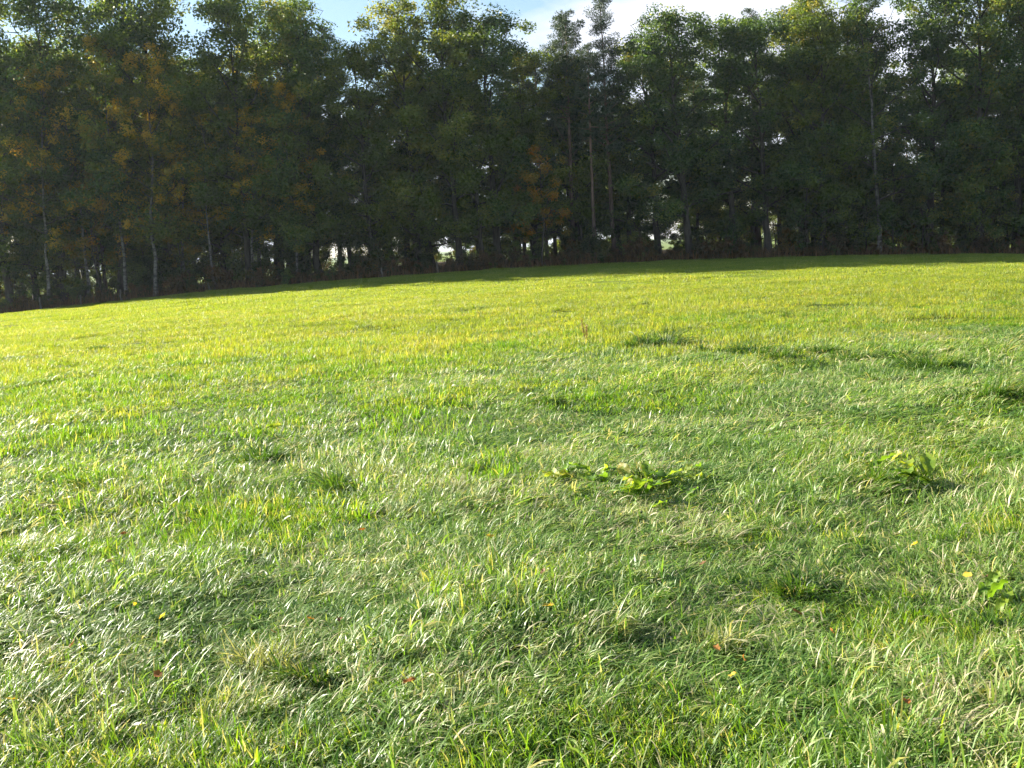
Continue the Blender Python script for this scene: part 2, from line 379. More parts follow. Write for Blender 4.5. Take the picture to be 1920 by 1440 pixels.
P, ROT, SCL, IDX = [], [], [], []
LAID = [(330, 890, 1.6, .5), (880, 905, .9, .35), (1230, 800, 1.8, .6), (1560, 668, 5.0, 2.4), (1330, 655, 2.5, 1.2), (850, 775, 1.0, .5), (1250, 1060, .9, .5), (1500, 930, .9, .35),
        (560, 1290, .35, .25), (700, 1080, .8, .4), (1750, 1040, .6, .3), (450, 1050, .7, .4), (1740, 715, 3.0, 1.6), (1380, 1260, .4, .3), (900, 1200, .4, .25)]
LAIDW = [(*on_ground(a, b)[:2], sx_, sy_) for a, b, sx_, sy_ in LAID]
def scatter(y0, y1, step, margin, kind):
    ys = np.arange(y0, y1, step); pts = []
    for yy in ys:
        half = yy * .62 + margin
        xs = np.arange(-half, half, step)
        pts.append(np.stack([xs + rng.uniform(-.5, .5, len(xs)) * step, yy + rng.uniform(-.5, .5, len(xs)) * step], -1))
    p = np.concatenate(pts); n = len(p); x, y = p[:, 0], p[:, 1]
    z = height(x, y)
    flow = R(18) + R(115) * fbm(x * .5, y * .5, 71, 2) + rng.normal(0, .25, n)
    keep = np.ones(n, bool)
    if kind in ('near', 'next'):
        m = fbm(x * .5, y * .8, 90, 3) * .9
        for cx, cyy, ax, ay in LAIDW: m = m + .75 * np.exp(-((x - cx) / ax) ** 2 - ((y - cyy) / ay) ** 2)
        laid = (m + rng.normal(0, .2, n)) > -.16 + .36 * sstep(10, 24, y)
        idx = np.where(laid, rng.integers(0, 6, n), rng.integers(6, 10, n)) if kind == 'near' else np.where(laid, rng.integers(10, 14, n), rng.integers(14, 17, n))
        hs = np.clip(.85 + .6 * fbm(x * .9, y * .9, 55, 2) + rng.normal(0, .2, n), .55, 1.6)
        rz = np.where(laid, flow, rng.uniform(0, 6.28, n))
        if kind == 'next': keep = rng.random(n) < 1.02 - sstep(17, 25, y) * .75
    else:
        q0 = 17 if kind == 'mid' else 20
        idx = rng.integers(q0, 20 if kind == 'mid' else 22, n); rz = rng.uniform(0, 6.28, n)
        hs = np.clip(.85 + .5 * fbm(x * .4, y * .6, 33, 2) + rng.normal(0, .15, n), .4, 1.6)
        hs = hs + .9 * sstep(83, 88, y) * rng.uniform(0, 1, n)
        if kind == 'mid': keep = rng.random(n) < sstep(y0, y0 + 9, y) + .15
    s = np.stack([np.ones(n), np.ones(n), hs], -1)
    x, y, z, idx, rz, s = x[keep], y[keep], z[keep], idx[keep], rz[keep], s[keep]; n = len(x)
    P.append(np.stack([x, y, z], -1)); IDX.append(idx); SCL.append(s)
    gxn = (height(x + .2, y) - height(x - .2, y)) / .4; gyn = (height(x, y + .2) - height(x, y - .2)) / .4
    # tilt with the slope: euler XYZ acts before the heading is applied, so turn the slope into the patch's own frame
    lx = gxn * np.cos(rz) + gyn * np.sin(rz); ly = -gxn * np.sin(rz) + gyn * np.cos(rz)
    ROT.append(np.stack([np.arctan(ly) + rng.normal(0, .03, n), -np.arctan(lx) + rng.normal(0, .03, n), rz], -1))
scatter(2.6, 9.5, .40, 1.6, 'near')
scatter(8.6, 25, .74, 2.2, 'next')
scatter(15, 44, 1.15, 3, 'mid')
scatter(42, 88.2, 1.75, 5, 'far')
P = np.concatenate(P); ROT = np.concatenate(ROT); SCL = np.concatenate(SCL); IDX = np.concatenate(IDX)
gm = bpy.data.meshes.new('meadow_grass')
gm.vertices.add(len(P)); gm.vertices.foreach_set('co', P.astype(np.float32).ravel())
for nm, tp, arr, key in (('rot', 'FLOAT_VECTOR', ROT, 'vector'), ('scl', 'FLOAT_VECTOR', SCL, 'vector'), ('idx', 'INT', IDX, 'value')):
    a_ = gm.attributes.new(nm, tp, 'POINT')
    a_.data.foreach_set(key, arr.astype(np.int32 if tp == 'INT' else np.float32).ravel())
grass = link('meadow_grass', gm)
tag(grass, 'long wind-laid meadow grass in front, short yellow-green grass beyond', 'grass', kind='stuff')
ng = bpy.data.node_groups.new('grass_on_meadow', 'GeometryNodeTree')
ng.interface.new_socket('Geometry', in_out='INPUT', socket_type='NodeSocketGeometry')
ng.interface.new_socket('Geometry', in_out='OUTPUT', socket_type='NodeSocketGeometry')
gi, go = ng.nodes.new('NodeGroupInput'), ng.nodes.new('NodeGroupOutput')
ip = ng.nodes.new('GeometryNodeInstanceOnPoints'); ci = ng.nodes.new('GeometryNodeCollectionInfo')
ci.inputs['Collection'].default_value = proto; ci.inputs['Separate Children'].default_value = True; ci.inputs['Reset Children'].default_value = True
def named(nm, t):
    q = ng.nodes.new('GeometryNodeInputNamedAttribute'); q.data_type = t; q.inputs['Name'].default_value = nm; return q.outputs[0]
ip.inputs['Pick Instance'].default_value = True
ng.links.new(gi.outputs[0], ip.inputs['Points']); ng.links.new(ci.outputs[0], ip.inputs['Instance'])
ng.links.new(named('idx', 'INT'), ip.inputs['Instance Index'])
ng.links.new(named('rot', 'FLOAT_VECTOR'), ip.inputs['Rotation']); ng.links.new(named('scl', 'FLOAT_VECTOR'), ip.inputs['Scale'])
ng.links.new(ip.outputs[0], go.inputs[0])
md = grass.modifiers.new('grass', 'NODES'); md.node_group = ng

# ------------------------------------------------------------------ trees
class MB:
    def __init__(s): s.v, s.f, s.n = [], [], 0
    def tube(s, pts, rad, sides=7):
        pts = np.asarray(pts, float); rad = np.asarray(rad, float); K = len(pts)
        d = np.gradient(pts, axis=0); d /= np.linalg.norm(d, axis=1)[:, None] + 1e-9
        ref = np.array([1.0, 0, 0]) if abs(d[0][0]) < .8 else np.array([0, 1.0, 0])
        u = np.cross(d, ref); u /= np.linalg.norm(u, axis=1)[:, None]; w = np.cross(d, u)
        th = np.arange(sides) / sides * 2 * np.pi
        ring = pts[:, None] + rad[:, None, None] * (np.cos(th)[None, :, None] * u[:, None] + np.sin(th)[None, :, None] * w[:, None])
        s.v.append(ring.reshape(-1, 3))
        i = np.arange(K - 1)[:, None] * sides; j = np.arange(sides)[None]; j2 = (j + 1) % sides
        s.f.append((np.stack([i + j, i + j2, i + sides + j2, i + sides + j], -1) + s.n).reshape(-1, 4))
        s.n += K * sides
    def mesh(s, name, mat): return mesh_np(name, np.concatenate(s.v), np.concatenate(s.f), mat, smooth=True)

def leaves_mesh(name, cen, rad, n_per, size, mat, r, flat=.75, asp=.55, up=.5, tint_by_clump=.45, thin=0):
    """leaf-sized kites spread through clumps; cen (C,3), rad (C,)"""
    C = len(cen); N = C * n_per
    ci_ = np.repeat(np.arange(C), n_per)
    d = r.normal(0, 1, (N, 3)); d /= np.linalg.norm(d, axis=1)[:, None]
    rr = r.random(N) ** .45
    pos = cen[ci_] + d * (rr * rad[ci_])[:, None] * np.array([1, 1, flat])
    nrm = r.normal(0, 1, (N, 3)) + np.array([0, 0, up]) * 2 + d * .7; nrm /= np.linalg.norm(nrm, axis=1)[:, None]
    a = np.cross(nrm, r.normal(0, 1, (N, 3))); a /= np.linalg.norm(a, axis=1)[:, None]
    if thin: a = a * .5 + d * thin + np.array([0, 0, .25]); a /= np.linalg.norm(a, axis=1)[:, None]
    b = np.cross(nrm, a); b /= np.linalg.norm(b, axis=1)[:, None] + 1e-9
    L = size * r.uniform(.6, 1.35, N); W = L * asp
    v = np.stack([pos - a * L[:, None] * .5, pos + b * W[:, None] * .5 + a * L[:, None] * .05 + nrm * (L * .06)[:, None],
                  pos + a * L[:, None] * .5, pos - b * W[:, None] * .5 + a * L[:, None] * .05 + nrm * (L * .06)[:, None]], 1).reshape(-1, 3)
    f = np.arange(N * 4).reshape(-1, 4)
    ct = r.normal(0, tint_by_clump * .55, C)[ci_]
    t = np.clip(.42 + ct + r.normal(0, .14, N), 0, 1)
    if leaf_gold := (mat is M['gold']): t = np.clip(.45 + ct * 2.4 + r.normal(0, .14, N), 0, 1)
    col = np.zeros((N, 4, 4)); col[..., 0] = t[:, None]; col[..., 3] = 1
    return mesh_np(name, v, f, mat, col.reshape(-1, 4))

def wobble_line(p0, p1, k, amp, r, sag=0):
    t = np.linspace(0, 1, k)[:, None]
    p = np.asarray(p0) * (1 - t) + np.asarray(p1) * t
    n = r.normal(0, amp, (k, 3)).cumsum(0); n -= n[0]; n *= .6
    return p + n + np.array([0, 0, 1]) * (sag * (t ** 2))

def broadleaf(nm, seed, H, cr, base, tr, bark, leaf, clumps=85, n_per=130, size=.24, crad=(.75, 1.5), lean=0, shape=1.0, fork=None, open_=0.0):
    """trunk with limbs (one mesh) + crown of leaf clumps (one mesh), root at origin"""
    r = np.random.default_rng(seed); mb = MB()
    top = np.array([lean + r.normal(0, .5), r.normal(0, .4), H * .93])
    tp = wobble_line((0, 0, -.4), top, 12, .17, r); tr_ = tr * (1 - np.linspace(0, 1, 12) ** 1.1 * .9); tr_[0] *= 1.5; tr_[1] *= 1.08
    mb.tube(tp, tr_, 9)
    trunk_me = mb.mesh(nm + '_trunk', bark); mb = MB()
    cen, rad = [], []
    nl = int(20 + r.integers(0, 6))
    for i in range(nl):
        t = base + (1 - base) * ((i + r.random() * .8) / nl) ** 1.0
        t = min(t, .97)
        k = t * 11; i0 = int(k); p0 = tp[i0] * (1 - (k - i0)) + tp[min(i0 + 1, 11)] * (k - i0)
        az = i * 2.4 + r.normal(0, .5)
        s = (t - base) / (1 - base)
        prof = (math.sin(math.pi * min(1, (s * .86 + .14) ** .8)) ** .7) * shape
        ln = cr * (.45 + .75 * prof) * r.uniform(.75, 1.15)
        el = R(12 + 55 * s + r.normal(0, 9))
        p1 = p0 + np.array([math.cos(az) * math.cos(el), math.sin(az) * math.cos(el), math.sin(el)]) * ln
        lp = wobble_line(p0, p1, 7, .14, r, sag=.35)
        lr = tr * (.42 - .22 * s) * np.linspace(1, .18, 7)
        mb.tube(lp, lr, 6)
        for j in range(5 + int(4 * (1 - s))):
            u = r.uniform(.35, 1.0); kk = u * 6; j0 = min(int(kk), 5); q0 = lp[j0] * (1 - (kk - j0)) + lp[j0 + 1] * (kk - j0)
            dd = r.normal(0, 1, 3); dd[2] = abs(dd[2]) * .5 - .12; dd /= np.linalg.norm(dd)
            sl = cr * r.uniform(.18, .42)
            q1 = q0 + dd * sl
            mb.tube(wobble_line(q0, q1, 4, .05, r), np.linspace(lr[j0] * .6 + .008, .01, 4), 4)
            cen.append(q1); rad.append(r.uniform(*crad))
            if r.random() > open_: cen.append((q0 + q1) / 2 + r.normal(0, .3, 3)); rad.append(r.uniform(*crad) * .8)
    cen = np.array(cen); rad = np.array(rad)
    if len(cen) > clumps:
        k = r.permutation(len(cen))[:clumps]; cen, rad = cen[k], rad[k]
    return trunk_me, leaves_mesh(nm + '_crown', cen, rad, n_per, size, leaf, r), H, mb.mesh(nm + '_limbs', M['bark_oak'])

def pine(nm, seed, H, cr, base, tr, conical=False):
    r = np.random.default_rng(seed); mb = MB()
    tp = wobble_line((0, 0, -.4), (r.normal(0, .3), r.normal(0, .3), H * .99), 14, .05, r)
    mb.tube(tp, tr * (1 - np.linspace(0, 1, 14) * .88), 9)
    cen, rad = [], []
    n = 62 if conical else 32
    for i in range(n):
        t = base + (1 - base) * (i / n); s = (t - base) / (1 - base)
        k = min(t, .985) * 13; i0 = int(k); p0 = tp[i0] * (1 - (k - i0)) + tp[i0 + 1] * (k - i0)
        az = i * 2.4 + r.normal(0, .4)
        if conical: ln = cr * (1.02 - s) ** .8 * r.uniform(.6, 1.1) + .25; el = R(8 + 30 * s + r.normal(0, 7))
        else: ln = cr * (math.sin(math.pi * (s * .8 + .18)) ** .6) * r.uniform(.45, 1.1); el = R(4 + 42 * s + r.normal(0, 10))
        p1 = p0 + np.array([math.cos(az) * math.cos(el), math.sin(az) * math.cos(el), math.sin(el)]) * ln
        lp = wobble_line(p0, p1, 5, .07, r, sag=.25)
        mb.tube(lp, tr * .28 * (1.1 - s) * np.linspace(1, .2, 5), 5)
        m = max(2, int(ln * 2.2))
        for j in range(m):
            u = .35 + .65 * (j + .5) / m; kk = u * 4; j0 = min(int(kk), 3); q = lp[j0] * (1 - (kk - j0)) + lp[j0 + 1] * (kk - j0)
            cen.append(q + r.normal(0, .22, 3) * np.array([1, 1, .4]) + np.array([0, 0, .1])); rad.append(r.uniform(.38, .72) * (1.25 if conical else 1))
    # dead snags on the bare part of the trunk
    for i in range(9):
        t = r.uniform(.22, base); k = t * 13; i0 = int(k); p0 = tp[i0] * (1 - (k - i0)) + tp[i0 + 1] * (k - i0)
        az = r.random() * 6.28; ln = r.uniform(.4, 1.5)
        mb.tube(wobble_line(p0, p0 + np.array([math.cos(az) * ln, math.sin(az) * ln, r.uniform(-.3, .25)]), 4, .05, r), np.linspace(.03, .008, 4), 4)
    return mb.mesh(nm + '_trunk', M['bark_pine']), leaves_mesh(nm + '_crown', np.array(cen), np.array(rad), 95, .26, M['needle'], r, flat=.55, asp=.22, thin=1.1), H

def shrub(nm, seed, H, w, leaf, clumps=26, n_per=120, size=.17):
    r = np.random.default_rng(seed); mb = MB(); cen, rad = [], []
    for i in range(7):
        az = r.random() * 6.28; ln = w * .5 * r.uniform(.3, .9)
        tip = np.array([math.cos(az) * ln, math.sin(az) * ln, H * r.uniform(.6, .97)])
        lp = wobble_line((r.normal(0, .15), r.normal(0, .15), -.2), tip, 6, .06, r)
        mb.tube(lp, np.linspace(.035, .008, 6), 5)
        for j in range(5):
            q = lp[r.integers(1, 6)] + r.normal(0, .25, 3) * np.array([w * .45, w * .45, .5])
            q[2] = max(q[2], .2); cen.append(q); rad.append(r.uniform(.3, .62) * (H / 3) ** .4)
    k = r.permutation(len(cen))[:clumps]
    return mb.mesh(nm + '_stems', M['bark_oak']), leaves_mesh(nm + '_foliage', np.array(cen)[k], np.array(rad)[k], n_per, size, leaf, r, flat=.9), H

PROTO = {
    'oak': [broadleaf('oak', 1, 23, 5.6, .15, .34, M['bark_oak'], M['oak'], 260, 130, .27), broadleaf('oak', 2, 23, 6.2, .19, .38, M['bark_oak'], M['oak'], 280, 130, .27, lean=1.0),
            broadleaf('oak', 3, 23, 5.2, .12, .32, M['bark_oak'], M['oak'], 250, 130, .27, lean=-.8), broadleaf('oak', 4, 23, 5.6, .22, .34, M['bark_oak'], M['oak'], 220, 130, .27, open_=.4)],
    'lime': [broadleaf('lime', 11, 23, 5.0, .17, .30, M['bark_oak'], M['lime'], 230, 125, .27), broadleaf('lime', 12, 23, 5.6, .14, .30, M['bark_oak'], M['lime'], 250, 125, .27, lean=.8)],
    'birch': [broadleaf('birch', 21, 20, 3.4, .28, .15, M['bark_birch'], M['gold'], 140, 85, .21, (.5, 1.0), lean=.6, open_=.2),
              broadleaf('birch', 22, 20, 3.8, .24, .16, M['bark_birch'], M['gold'], 150, 85, .21, (.5, 1.0), lean=-.9, open_=.2),
              broadleaf('birch', 23, 20, 3.2, .34, .13, M['bark_birch'], M['gold'], 130, 85, .21, (.5, 1.0), open_=.2)],
    'pale': [broadleaf('birch', 25, 22, 4.6, .22, .20, M['bark_birch'], M['oak'], 150, 90, .24, (.6, 1.2), lean=-1.2, open_=.3)],
    'rust': [broadleaf('maple', 31, 10, 2.3, .25, .09, M['bark_oak'], M['rust'], 42, 110, .18, (.4, .8), open_=.3)],
    'pine': [pine('pine', 41, 25, 3.1, .60, .24), pine('pine', 42, 25, 2.7, .66, .22), pine('pine', 43, 25, 3.4, .55, .26)],
    'spruce': [pine('conifer', 51, 26, 3.7, .40, .25, True), pine('conifer', 52, 26, 3.3, .42, .25, True)],
    'shrub': [shrub('shrub', 61, 3, 2.8, M['shrub']), shrub('shrub', 62, 3, 3.4, M['shrub'], 30), shrub('shrub', 63, 3, 2.2, M['oak'], 26)],
    'tallshrub': [broadleaf('sapling', 71, 9, 2.6, .10, .08, M['bark_oak'], M['oak'], 60, 120, .19, (.5, 1.0)), broadleaf('sapling', 72, 9, 2.9, .08, .09, M['bark_oak'], M['lime'], 62, 120, .19, (.5, 1.0))],
    'brush': [shrub('brush', 65, 1.6, 2.2, M['bracken'], 22, 90, .13), shrub('brush', 66, 1.6, 2.6, M['bracken'], 24, 90, .13)],
}
NAMES = {'oak': ('oak_tree', 'trunk', 'crown'), 'lime': ('broadleaf_tree', 'trunk', 'crown'), 'birch': ('birch_tree', 'trunk', 'crown'), 'pale': ('birch_tree', 'trunk', 'crown'),
         'rust': ('maple_tree', 'trunk', 'crown'), 'pine': ('pine_tree', 'trunk', 'crown'), 'spruce': ('conifer_tree', 'trunk', 'crown'),
         'shrub': ('shrub', 'stems', 'foliage'), 'tallshrub': ('young_tree', 'trunk', 'crown'), 'brush': ('dry_bush', 'stems', 'foliage')}
DESC = {'oak': ('broad dark green oak', 'oak'), 'lime': ('lighter green broadleaf tree', 'one'), 'birch': ('slender pale-barked yellowing birch', 'birch'), 'pale': ('forked pale-trunked green birch', 'one'),
        'rust': ('small orange-leaved maple', 'maple'), 'pine': ('tall pine with reddish trunk', 'pine'), 'spruce': ('pointed tall conifer', 'conifer'),
        'shrub': ('dark green shrub', 'shrub'), 'tallshrub': ('bushy young tree', 'one'), 'brush': ('low brown autumn bush', 'bush')}
CATS = {'shrub': 'shrub', 'brush': 'bush'}
placed = []
def plant(kind, px, y, top=None, h=None, var=None, rz=None, row='front'):
    if px < -75: return                            # the wood ends just left of the view, so low sun reaches in from there
    x, y, z = at_depth(px, y)
    ps = PROTO[kind]; tm, cm, H0, *lm = ps[(var if var is not None else int(rng.integers(0, len(ps)))) % len(ps)]
    if h is None: h = height_for_top(x, y, z, top)
    s = h / H0
    w = s ** .6 if s > 1 else s ** .75
    nm, a, b = NAMES[kind]
    e = empty(nm, (x, y, z), rng.uniform(0, 6.28) if rz is None else rz, (w, w, s))
    link(a, tm, e); link(b, cm, e)
    for q in lm: link('limbs', q, e)
    placed.append((kind, row, px, e))
    return e

# front row, left to right: kind, column, distance, row of the tip
FRONT = [
    ('birch', -40, 89.5, 60), ('oak', -130, 90, -20), ('lime', 20, 91, -10), ('birch', 95, 89, 130), ('birch', 165, 91, 100), ('oak', 120, 93, -15), ('birch', 238, 89.5, 60), ('birch', 292, 88.9, 95),
    ('lime', 330, 92.5, -5), ('birch', 347, 90.5, 150), ('birch', 405, 89.2, 190), ('lime', 470, 91.5, 5), ('birch', 476, 90, 200), ('birch', 560, 90.5, 150), ('oak', 600, 92, 40),
    ('lime', 700, 91.5, 100), ('lime', 785, 93, 22), ('lime', 862, 91, 14), ('oak', 935, 92, 60), ('lime', 905, 90.5, 120), ('lime', 1000, 93, 110), ('lime', 1090, 94, 120),  # limes left of centre: sun on the crowns put into paler leaves
    ('oak', 1235, 92.5, 78), ('oak', 1295, 90.5, 50), ('oak', 1375, 92, 50), ('oak', 1440, 90.5, 40), ('lime', 1545, 90.5, 35), ('oak', 1500, 93.5, 8), ('pale', 1650, 88.9, -20),
    ('oak', 1595, 93, 45), ('oak', 1745, 91, -30), ('oak', 1830, 90, -60), ('oak', 1905, 91, -50), ('oak', 1990, 90, -60), ('oak', 2090, 91, -40),
    ('pine', 1026, 94, 105), ('pine', 1076, 92.5, 28), ('pine', 1116, 89.6, 90), ('pine', 968, 93.5, 95), ('spruce', 1152, 91.5, -4), ('pine', 1042, 97, 90), ('pine', 1420, 97, 24),
    ('spruce', 1078, 93.5, 28), ('spruce', 1525, 98, -10), ('pine', 555, 95, 90), ('pine', 640, 97, 60), ('pine', 1622, 98, -5), ('pine', 780, 98, 60), ('pine', 1480, 100, 20),
    ('oak', 230, 93, 0), ('oak', 545, 94, 25), ('rust', 1018, 89.0, 280), ('rust', 985, 91.5, 360), ('rust', 340, 90, 380), ('rust', 190, 90.5, 330),
]
for k, px, y, top in FRONT: plant(k, px, y, top=top)

for px in np.arange(-90, 2060, 74):
    q = px + rng.uniform(-26, 26)
    if abs(q - 840) < 14 or abs(q - 1250) < 5 or 1012 < q < 1122 or 1605 < q < 1690: continue
    plant('lime' if rng.random() < .3 else 'oak', q, rng.uniform(92.5, 96.5), top=rng.uniform(150, 270), row='middle')
# the wood behind: rows of trees kept clear of the few sight lines where daylight shows between the trunks
GAPS = [(628, 6), (840, 14), (1030, 6), (1250, 19), (1436, 5)]
def in_gap(px, extra=0): return any(abs(px - g) < w_ + extra for g, w_ in GAPS)
for row, (y, step, j) in {'second': (97, 78, 2.2), 'third': (104, 92, 2.5), 'fourth': (113, 88, 4)}.items():
    px = -330 + rng.uniform(0, 40)
    while px < 2250:
        q = px + rng.uniform(-22, 22)
        if not in_gap(q, 6):
            kind = rng.choice(['oak', 'pine', 'lime', 'spruce'], p=[.45, .35, .12, .08])
            lo = 150 if 560 < q < 1240 else 90
            if q < 600: kind = rng.choice(['oak', 'pine', 'lime', 'birch'], p=[.3, .2, .25, .25])
            plant(kind, q, y + rng.uniform(-j, j), top=rng.uniform(lo, lo + 90), row=row)
        px += step * rng.uniform(.75, 1.25)
for px in np.arange(-200, 2150, 34):
    q = px + rng.uniform(-18, 18)
    plant('shrub', q, rng.uniform(119, 126), h=(rng.uniform(1.25, 1.5) if in_gap(q, 8) else rng.uniform(2.4, 4.6)), row='last')
# understorey along the edge
for yy in (101, 109, 117):
    for px in np.arange(-200, 2150, 66):
        q = px + rng.uniform(-30, 30)
        if not in_gap(q, 14): plant('tallshrub', q, yy + rng.uniform(-2, 2), h=rng.uniform(4.5, 9), row={101: 'second', 109: 'third', 117: 'fourth'}[yy])
for px in np.arange(-120, 2100, 62):
    q = px + rng.uniform(-24, 24)
    if in_gap(q, 14) or 1015 < q < 1125 or 1625 < q < 1670: continue
    if q > 1480: plant('tallshrub', q, rng.uniform(89.2, 92), h=rng.uniform(6, 11), row='understorey')
    elif rng.random() < .55: plant('tallshrub', q, rng.uniform(91, 96), h=rng.uniform(5, 9), row='understorey')
for px in np.arange(-120, 2100, 40):
    q = px + rng.uniform(-18, 18)
    low = in_gap(q, 12)
    plant('shrub', q, rng.uniform(89.3, 93), h=(rng.uniform(1.0, 1.35) if low else rng.uniform(1.8, 3.9) * (1.25 if q > 1450 else 1)), row='understorey')
for px in np.arange(-60, 2000, 58):
    q = px + rng.uniform(-26, 26)
    plant('shrub', q, rng.uniform(88.3, 89.3), h=rng.uniform(.6, 1.5) * (.8 if in_gap(q, 20) else 1), row='edge')
for px in list(np.arange(600, 1460, 36)) + list(np.arange(-40, 600, 75)) + list(np.arange(1500, 1960, 70)):
    q = px + rng.uniform(-16, 16)
    plant('brush', q, rng.uniform(88.5, 89.4), h=rng.uniform(.8, 1.8) * (.7 if in_gap(q, 20) else 1), row='edge')

ORD = ['first', 'second', 'third', 'fourth', 'fifth', 'sixth', 'seventh', 'eighth', 'ninth', 'tenth', 'eleventh', 'twelfth', 'thirteenth', 'fourteenth', 'fifteenth', 'sixteenth',
       'seventeenth', 'eighteenth', 'nineteenth', 'twentieth']
def ordinal(i):
    if i < 20: return ORD[i]
    t = ['twenty', 'thirty', 'forty', 'fifty', 'sixty'][(i + 1) // 10 - 2]
    return t + ('-' + ORD[(i + 1) % 10 - 1] if (i + 1) % 10 else 'th')
WHERE = {'front': 'front rank', 'middle': 'shorter row behind the front rank', 'second': 'second rank', 'third': 'third rank', 'fourth': 'deep in the wood', 'last': 'far side of the wood', 'understorey': 'under the wood edge', 'edge': 'along the meadow margin'}
cnt = {}
for kind, row, px, e in sorted(placed, key=lambda q: q[2]):
    i = cnt.get((kind, row), 0); cnt[(kind, row)] = i + 1
    tag(e, f'{DESC[kind][0]}, {ordinal(i)} {DESC[kind][1]} from the left, {WHERE[row]}', CATS.get(kind, 'tree'),
        'shrubs and bushes at the wood edge' if row in ('understorey', 'edge') else 'trees of the wood behind the meadow')

# rank growth along the margin: dead stems and long dry grass at the foot of the wood
def margin_growth():
    Vs, Fs, Cs, n0 = [], [], [], 0
    v, f, c = blades(9000, 1.0, (.3, 1.15), .030, (78, 10), (40, 30), K=3, dry=.3, rs=99)
    N = 9000; per = 8
    px = rng.uniform(-52, 52, N); py = EDGE_Y - .3 + .5 * vnoise(px * .35, px * 0, 77) + rng.gamma(2.0, .5, N)
    off = np.stack([px, py, height(px, py)], -1)
    v = v.reshape(N, per, 3); v = v - v[:, :1] + off[:, None]
    c = c.copy(); c[:, 0] = np.clip(c[:, 0], 0, 1)
    return mesh_np('margin_growth', v.reshape(-1, 3), f, M['bracken'], c, smooth=True)
tag(link('margin_growth', margin_growth()), 'dry brown grass and weeds along the foot of the wood', 'undergrowth', kind='stuff')

# ------------------------------------------------------------------ fence posts
def post_mesh(h, rs):
    r = np.random.default_rng(rs); mb = MB()
    k = 6; t = np.linspace(0, 1, k)
    pts = np.stack([.03 * r.normal(0, 1, k) * t, .02 * r.normal(0, 1, k) * t, -.3 + (h + .3) * t], -1)
    mb.tube(pts, np.array([.085, .085, .08, .08, .078, .07]), 8)
    mb.tube(np.array([pts[-1], pts[-1] + (0, 0, .03)]), np.array([.069, .012]), 8)
    return mb.mesh('fence_post', M['wood_post'])
for i, (px, hh, tilt, lb) in enumerate([(77, 1.05, 0, 'leftmost weathered fence post at the meadow edge'), (152, .85, .02, 'short grey fence post, second from the left at the meadow edge'),
        (228, .95, -.07, 'leaning pale fence post, third from the left at the meadow edge'), (394, .75, -.12, 'slanting fence post right of the pale birch trunks'),
        (717, .8, 0, 'thin fence post below the middle-left trees'), (821, 1.0, -.06, 'fence post beside the bright gap between trunks')]):
    x, y, z = at_depth(px, 88.0)
    o = link('fence_post', post_mesh(hh, i), None, (x, y, z)); o.rotation_euler = (0, tilt, 0)
    tag(o, lb, 'fence post', 'posts of the old fence along the wood')

# ------------------------------------------------------------------ tussocks, docks, stalks, fallen leaves
for i, (px, py, d, h, lb) in enumerate([
        (1238, 652, .75, .34, 'large dark grass tussock farthest back, right of the dry stalk'), (1200, 655, .40, .22, 'small grey-green tussock left of the large dark one'),
        (1410, 664, .55, .20, 'dark tussock in the matted strip right of centre'), (1525, 664, .45, .15, 'low dark tussock in the middle of the matted strip'),
        (1500, 692, .55, .16, 'dark flattened tussock below the matted strip'), (1745, 690, .7, .2, 'ragged tussock at the right end of the matted strip'),
        (1835, 748, .75, .26, 'deep green tussock at the right edge of the meadow'), (1655, 716, .4, .16, 'small dark tussock left of the deep green one'),
        (485, 868, .40, .22, 'dark green tussock behind the pale flattened grass at left'), (1020, 762, .35, .2, 'small bushy tussock in the middle of the meadow'),
        (640, 920, .35, .24, 'grey-green tussock with dry tips left of centre'), (1225, 905, .35, .22, 'dark tussock between the two dock plants'),
        (1620, 905, .4, .2, 'dark tussock below the pale yellow dock leaves'), (1330, 662, .5, .14, 'low straw-tipped tussock just right of the large dark one'), (1465, 672, .5, .15, 'ragged tussock in the left part of the matted strip'),
        (1590, 675, .6, .14, 'flat grey tussock in the matted strip, right of its middle'), (1690, 672, .5, .14, 'small ragged tussock behind the right end of the matted strip'),
        (1600, 640, .5, .12, 'faint low tussock behind the matted strip'), (1500, 597, .5, .14, 'small dark tuft far out in the short grass'),
        (280, 712, .6, .12, 'low dark tuft in the left middle meadow'), (180, 655, .7, .12, 'faint grey tuft far out on the left'),
        (1880, 1190, .28, .12, 'shadowed tussock at the lower right border'),
        (1500, 1110, .30, .15, 'tall green tussock in the right foreground'), (600, 1270, .25, .14, 'dark tussock in the left foreground')]):
    x, y, z = on_ground(px, py)
    if py < 760: h *= 1.2
    v, f, c = blades(int(420 + 700 * d), d * .95, (h * .4, h * 1.25), .0058 + .0003 * y, (60, 20), (-35, 35), K=5, dry=.06, rs=200 + i, radial=True, tufts=9, tuft_r=d * .12, stand=.15)
    o = link('grass_tussock', mesh_np('grass_tussock', v, f, M['tussock'], c, smooth=True), None, (x, y, z))
    o.scale = (1.15, .8, 1)
    tag(o, lb, 'tussock', 'dark tussocks in the meadow')

